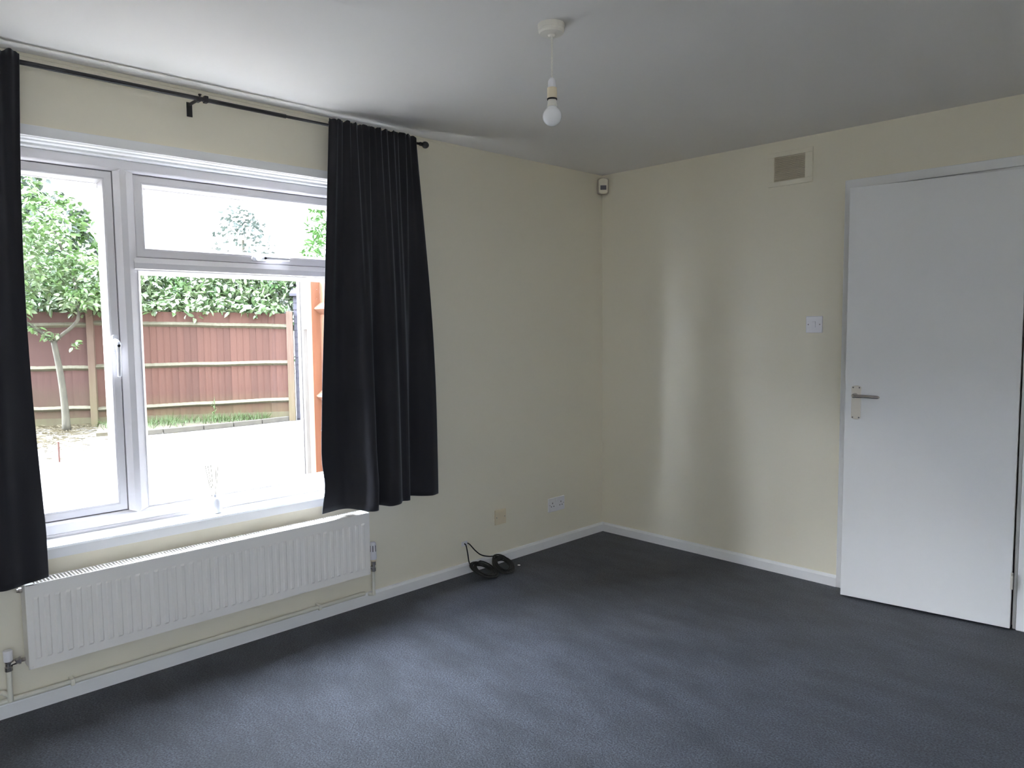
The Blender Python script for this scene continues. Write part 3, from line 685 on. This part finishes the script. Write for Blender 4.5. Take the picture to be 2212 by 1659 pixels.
# lap-boarded shed past the end of the fence
sx, sy = A+FD*3.045
shed = empty('garden_shed', (sx, sy, GZ), frot); tag(shed, 'grey lap-boarded shed wall beyond the right end of the fence', 'shed')
bm_ = MB().add([(0, -.004, 0), (.42, -.004, 0), (.42, .012, 0), (0, .012, 0), (0, .008, .118), (.42, .008, .118), (.42, .016, .118), (0, .016, .118)],
               [(0,3,2,1),(4,5,6,7),(0,1,5,4),(1,2,6,5),(2,3,7,6),(3,0,4,7)]).mesh('lap_board', m_shed)
for k in range(18):
    o = bpy.data.objects.new('lap_board', bm_); C.objects.link(o); o.parent = shed; o.location = (0, 0, .03+k*.112)
MB().box(0, .42, .018, 1.6, 0, 2.04).build('shed_body', m_shed, shed)
MB().box(.105, .150, -.018, .018, 0, 2.05).build('corner_board', mat('pink_board', (.085, .05, .052), .7), shed)
MB().prism([(-.08, 2.04), (1.68, 2.04), (1.68, 2.08), (.8, 2.28), (-.08, 2.08)], 'x', -.05, .47).build('shed_roof', m_shed, shed)

# new orange fence running back from the house, seen end-on
nf = empty('timber_fence', (-2.096, -.899, GZ)); tag(nf, 'new orange timber fence with triangular rails close to the window', 'fence')
MB().box(-.0375, .0375, -.0375, .0375, 0, 1.875).build('fence_post', m_newwood, nf, bevel=.002)
for zz in (1.655, .987, .32):
    MB().prism([(.036, zz-.045), (-.016, zz-.004), (-.016, zz+.004), (.036, zz+.045)], 'x', .030, 1.05).build('rail', m_newwood, nf)
for k in range(10):
    o = MB().box(0, .099, 0, .014, .05, 1.86).build('fence_board', m_newwood, nf, loc=(.04+k*.101, .036+(k % 2)*.004, 0))
for zz in (1.80, 1.73, .72, .45): MB().lathe([(.004, .0375), (.004, .040)], 8, (0, .012, zz), 'x').build('nail', m_chrome, nf)
op = empty('weathered_post', (-3.258, -.339, GZ)); tag(op, 'weathered grey post with a white board on its upper half', 'post')
MB().box(-.03, .03, -.03, .030, 0, 2.0).build('post_timber', m_oldwood, op, bevel=.003)
MB().box(.031, .045, -.030, .030, 1.50, 2.02).build('white_board', m_white, op, bevel=.002)
tag(MB().lathe([(.012, 0), (.012, 2.0)], 12).build('white_pole', m_white, loc=(-3.278, -.384, GZ)), 'slim white pole just left of the weathered post', 'pole')

# ------------------------------------------------------------------ foliage
def leaf_mesh(name, L, W, m, fold=.25):
    vs = [(0, 0, 0), (L*.3, W*.5, L*fold*.25), (L*.68, W*.42, L*fold*.2), (L, 0, -L*.05), (L*.68, -W*.42, L*fold*.2), (L*.3, -W*.5, L*fold*.25), (L*.35, 0, 0), (L*.7, 0, -.01*L)]
    fs = [(0, 6, 1), (1, 6, 7, 2), (2, 7, 3), (0, 5, 6), (5, 4, 7, 6), (4, 3, 7)]
    return vs, fs
def rot_rand(rr, n, down):
    """leaf frames: x axis outward and drooping, z roughly up"""
    az = rr.uniform(0, 2*np.pi, n); el = rr.normal(down, .45, n); roll = rr.normal(0, .6, n)
    cx, sx_ = np.cos(az), np.sin(az); ce, se = np.cos(el), np.sin(el)
    X = np.stack([cx*ce, sx_*ce, -se], 1); Yv = np.stack([-sx_, cx, np.zeros(n)], 1); Z = np.cross(X, Yv)
    c, s_ = np.cos(roll)[:, None], np.sin(roll)[:, None]
    return X, Yv*c+Z*s_, -Yv*s_+Z*c
def foliage(parent, pts, L, W, mats, seed, down=.35, singles=0, cam_pos=np.array([3.06, -3.8, 1.35]), name='foliage'):
    """pts: Nx3 local positions. The nearest `singles` leaves are parts of their own, the rest one part."""
    rr = np.random.RandomState(seed); n = len(pts)
    X, Y, Z = rot_rand(rr, n, down); sc = rr.uniform(.7, 1.2, n)
    vs, fs = leaf_mesh('leaf', L, W, mats[0]); V0 = np.array(vs)
    loc = np.array(parent.location)
    d = np.linalg.norm(pts+loc-cam_pos, axis=1); order = np.argsort(d)
    single = set(order[:singles].tolist())
    rest = np.array([i for i in range(n) if i not in single])
    Vb = (V0[None, :, 0, None]*X[rest][:, None]+V0[None, :, 1, None]*Y[rest][:, None]+V0[None, :, 2, None]*Z[rest][:, None])*sc[rest][:, None, None]+pts[rest][:, None]
    k = len(V0); F = [tuple(i*k+j for j in f) for i in range(len(rest)) for f in fs]
    me = bpy.data.meshes.new(name); me.from_pydata(Vb.reshape(-1, 3).tolist(), [], F); me.update()
    for m in mats: me.materials.append(m)
    if len(mats) > 1:
        pick = rr.randint(0, len(mats), len(rest)); me.polygons.foreach_set('material_index', np.repeat(pick, len(fs)).astype('i'))
    o = bpy.data.objects.new(name, me); C.objects.link(o); o.parent = parent; o['kind'] = 'stuff'
    if singles:
        lms = []
        for m in mats:
            lm_ = bpy.data.meshes.new('leaf'); lm_.from_pydata(vs, [], fs); lm_.update(); lm_.materials.append(m); lms.append(lm_)
        for i in order[:singles]:
            l = bpy.data.objects.new('leaf', lms[rr.randint(0, len(lms))]); C.objects.link(l); l.parent = parent
            Mx = Matrix((Vector(X[i]), Vector(Y[i]), Vector(Z[i]))).transposed()
            l.matrix_local = Matrix.Translation(Vector(pts[i])) @ Mx.to_4x4() @ Matrix.Scale(float(sc[i]), 4)
    return o
def blob_pts(rr, c, r, n):
    v = rr.normal(size=(n, 3)); v /= np.linalg.norm(v, axis=1)[:, None]
    return np.array(c)+v*np.array(r)*(rr.uniform(.55, 1.0, n)**.6)[:, None]
rr = np.random.RandomState(7)
# laurel hedge behind and over the right-hand fence bay
hl_ = empty('laurel_hedge', (A[0], A[1], GZ)); tag(hl_, 'green laurel hedge spilling over the top of the fence', 'hedge')
P = []
s = -1.6
while s < 3.7:
    for (off, z, r) in ((-.35, 1.95+.05*math.sin(s*5), (.33, .33, .30)), (-.55, 2.25+.06*math.sin(s*3), (.36, .36, .30)), (-.75, 2.40, (.4, .4, .28)), (-.6, 1.75, (.3, .3, .3))):
        if s > 2.9 and z < 2.0: continue
        c = FD*s+FN*off
        P.append(blob_pts(rr, (c[0], c[1], z), r, 150))
    if s < 2.75:
        c = FD*s+FN*(-.02); P.append(blob_pts(rr, (c[0], c[1], 1.90+.04*math.sin(s*7)-.02*s), (.2, .2, .12+.05*math.sin(s*4+1)), 50))
    s += .24
P = np.concatenate(P)
foliage(hl_, P, .125, .055, [m_leafA, m_leafA, m_leafB], 8, .4, 300)
# woody stems of the hedge
st = MB()
for s in (-1.2, -.4, .4, 1.2, 2.0, 2.7):
    c = FD*s+FN*(-.6); st.tube([(c[0], c[1], 0), (c[0]+.05, c[1]-.04, 1.2), (c[0], c[1]+.1, 2.3)], [.035, .028, .01], 7)
st.build('stems', m_bark, hl_)
# the small tree in front of the left bay
tr = empty('garden_tree', (-9.50, -.88, GZ)); tag(tr, 'small tree with a slim forked trunk standing before the left bay of the fence', 'tree')
tk = [(0, 0, 0), (-.03, .0, .4), (-.06, -.02, .8), (-.08, -.05, 1.1), (-.11, -.08, 1.36)]
MB().tube([tuple(p) for p in smooth_curve(tk, 14)], [.062, .056, .052, .050, .048, .047, .046, .045, .044, .043, .042, .042, .040, .038], 10).build('trunk', m_bark, tr, smooth=True)
MB().tube([tuple(p) for p in smooth_curve([(-.11, -.08, 1.34), (-.18, -.22, 1.50), (-.28, -.42, 1.66), (-.35, -.62, 1.9), (-.3, -.8, 2.5)], 14)], [.03]*8+[.02]*6, 8).build('branch', m_bark, tr, smooth=True)
MB().tube([tuple(p) for p in smooth_curve([(-.11, -.08, 1.34), (-.05, .03, 1.46), (.0, .16, 1.58), (.03, .24, 1.76), (.0, .2, 2.3), (-.1, 0, 3.0)], 14)], [.026]*8+[.018]*6, 8).build('branch', m_bark, tr, smooth=True)
P = []
for c, r, n in [((-.1, -.85, 2.35), (.65, .65, .60), 1300), ((-.25, -.2, 2.55), (.55, .60, .55), 1100), ((.0, .35, 2.30), (.45, .42, .42), 700), ((-.2, -1.1, 3.0), (.7, .6, .6), 1000), ((-.3, -.35, 3.15), (.55, .60, .5), 700),
                ((-.1, -.70, 1.88), (.38, .38, .24), 420), ((.05, .70, 2.15), (.32, .28, .38), 380), ((-.06, -.14, 1.44), (.12, .12, .07), 30), ((.04, .16, 1.30), (.07, .07, .06), 12), ((-.2, -.3, 1.56), (.08, .1, .05), 18), ((.2, .3, 1.98), (.3, .4, .14), 200)]:
    P.append(blob_pts(rr, c, r, n))
foliage(tr, np.concatenate(P), .105, .050, [m_leafB, m_leafE, m_leafB], 12, .3, 300)
# bright maple-like tree further back on the left
t2 = empty('back_tree', (-12.6, -.35, GZ)); tag(t2, 'tall bright lime-leaved tree behind the fence at the left', 'tree')
MB().tube([(0, 0, 0), (.1, .05, 2), (0, .1, 4)], [.12, .09, .03], 10).build('trunk', m_bark, t2)
P = [blob_pts(rr, c, r, n) for c, r, n in [((.2, -.6, 3.1), (.8, .9, .8), 1300), ((.1, .15, 3.45), (.6, .62, .62), 800), ((0, -.75, 4.2), (.7, .75, .6), 800), ((0, .55, 2.9), (.4, .45, .6), 420), ((.2, .1, 2.4), (.7, .8, .5), 500), ((0, -.2, 4.35), (.35, .3, .3), 120)]]
foliage(t2, np.concatenate(P), .14, .09, [m_leafE, m_leafD, m_leafE], 13, .3, 120)
# conifer at the right
t3 = empty('conifer_tree', (-10.2, 4.35, GZ)); tag(t3, 'bright green conifer behind the shed at the right of the window', 'tree')
MB().tube([(0, 0, 0), (0, 0, 5.2)], [.14, .03], 10).build('trunk', m_bark, t3)
P = []
for k in range(3600):
    z = rr.uniform(.6, 5.4); rad_ = .98*(1-(z/6.2)**2)+.12*math.sin(z*9); a = rr.uniform(0, 2*math.pi); q = rr.uniform(.55, 1)**.5
    P.append((math.cos(a)*rad_*q, math.sin(a)*rad_*q, z))
foliage(t3, np.array(P), .19, .055, [m_leafC], 14, .15, 120)
# faint far tree
t4 = empty('far_tree', (-20.5, 7.0, GZ)); tag(t4, 'hazy pale round tree far beyond the garden', 'tree')
MB().tube([(0, 0, 0), (0, 0, 4.4)], [.2, .05], 10).build('trunk', m_bark, t4)
P = [blob_pts(rr, c, r, n) for c, r, n in [((0, 0, 4.2), (1.0, 1.0, 1.1), 520), ((.3, .5, 3.2), (1.5, 1.5, .9), 620), ((0, -.1, 5.0), (.6, .6, .5), 160)]]
foliage(t4, np.concatenate(P), .17, .11, [m_leafD], 15, .3, 0)
t5 = empty('far_hedge', (-18.5, 5.5, GZ)); tag(t5, 'pale line of far shrubs behind the laurel hedge', 'hedge')
P = [blob_pts(rr, (-.9*k*.5, k*.85, 2.5+.2*math.sin(k*2)), (.8, .8, .75), 150) for k in range(-5, 5)]
foliage(t5, np.concatenate(P), .22, .14, [m_leafD], 16, .3, 0)

# unseen hedge added to block low sky; near end shapes the door-wall light
t6 = empty('blocker_hedge', (-1.95, -6.4, GZ)); tag(t6, 'unseen tall hedge added down the left of the garden to block low sky', 'hedge')
MB().box(-13, -.15, -.35, .35, 0, 3.0).build('solid_core', m_bark, t6)  # solid box under the leaf shell, stops light passing
q_ = rr.uniform(size=(5200, 3)); fc = rr.randint(0, 3, 5200)
P = np.stack([-13.1+13.1*q_[:, 0], np.where(fc == 0, .45, np.where(fc == 1, -.45, -.5+1.0*q_[:, 1])), np.where(fc == 2, 3.08, 3.1*q_[:, 2])], 1)
foliage(t6, P, .22, .13, [m_leafA], 17, .3, 0)

t7 = empty('blocker_shrub', (-.74, -6.4, GZ)); tag(t7, 'unseen tall shrub added beside the house to block light', 'shrub')  # unseen, put in to keep light off the wall near the room corner
MB().tube([(0, 0, 0), (0, 0, 2.6)], [.06, .02], 8).build('stem', m_bark, t7)
P = [blob_pts(rr, (0, 0, .5+.45*k), (.42, .40, .4), 420) for k in range(6)]
foliage(t7, np.concatenate(P), .16, .09, [m_leafA], 18, .3, 0)
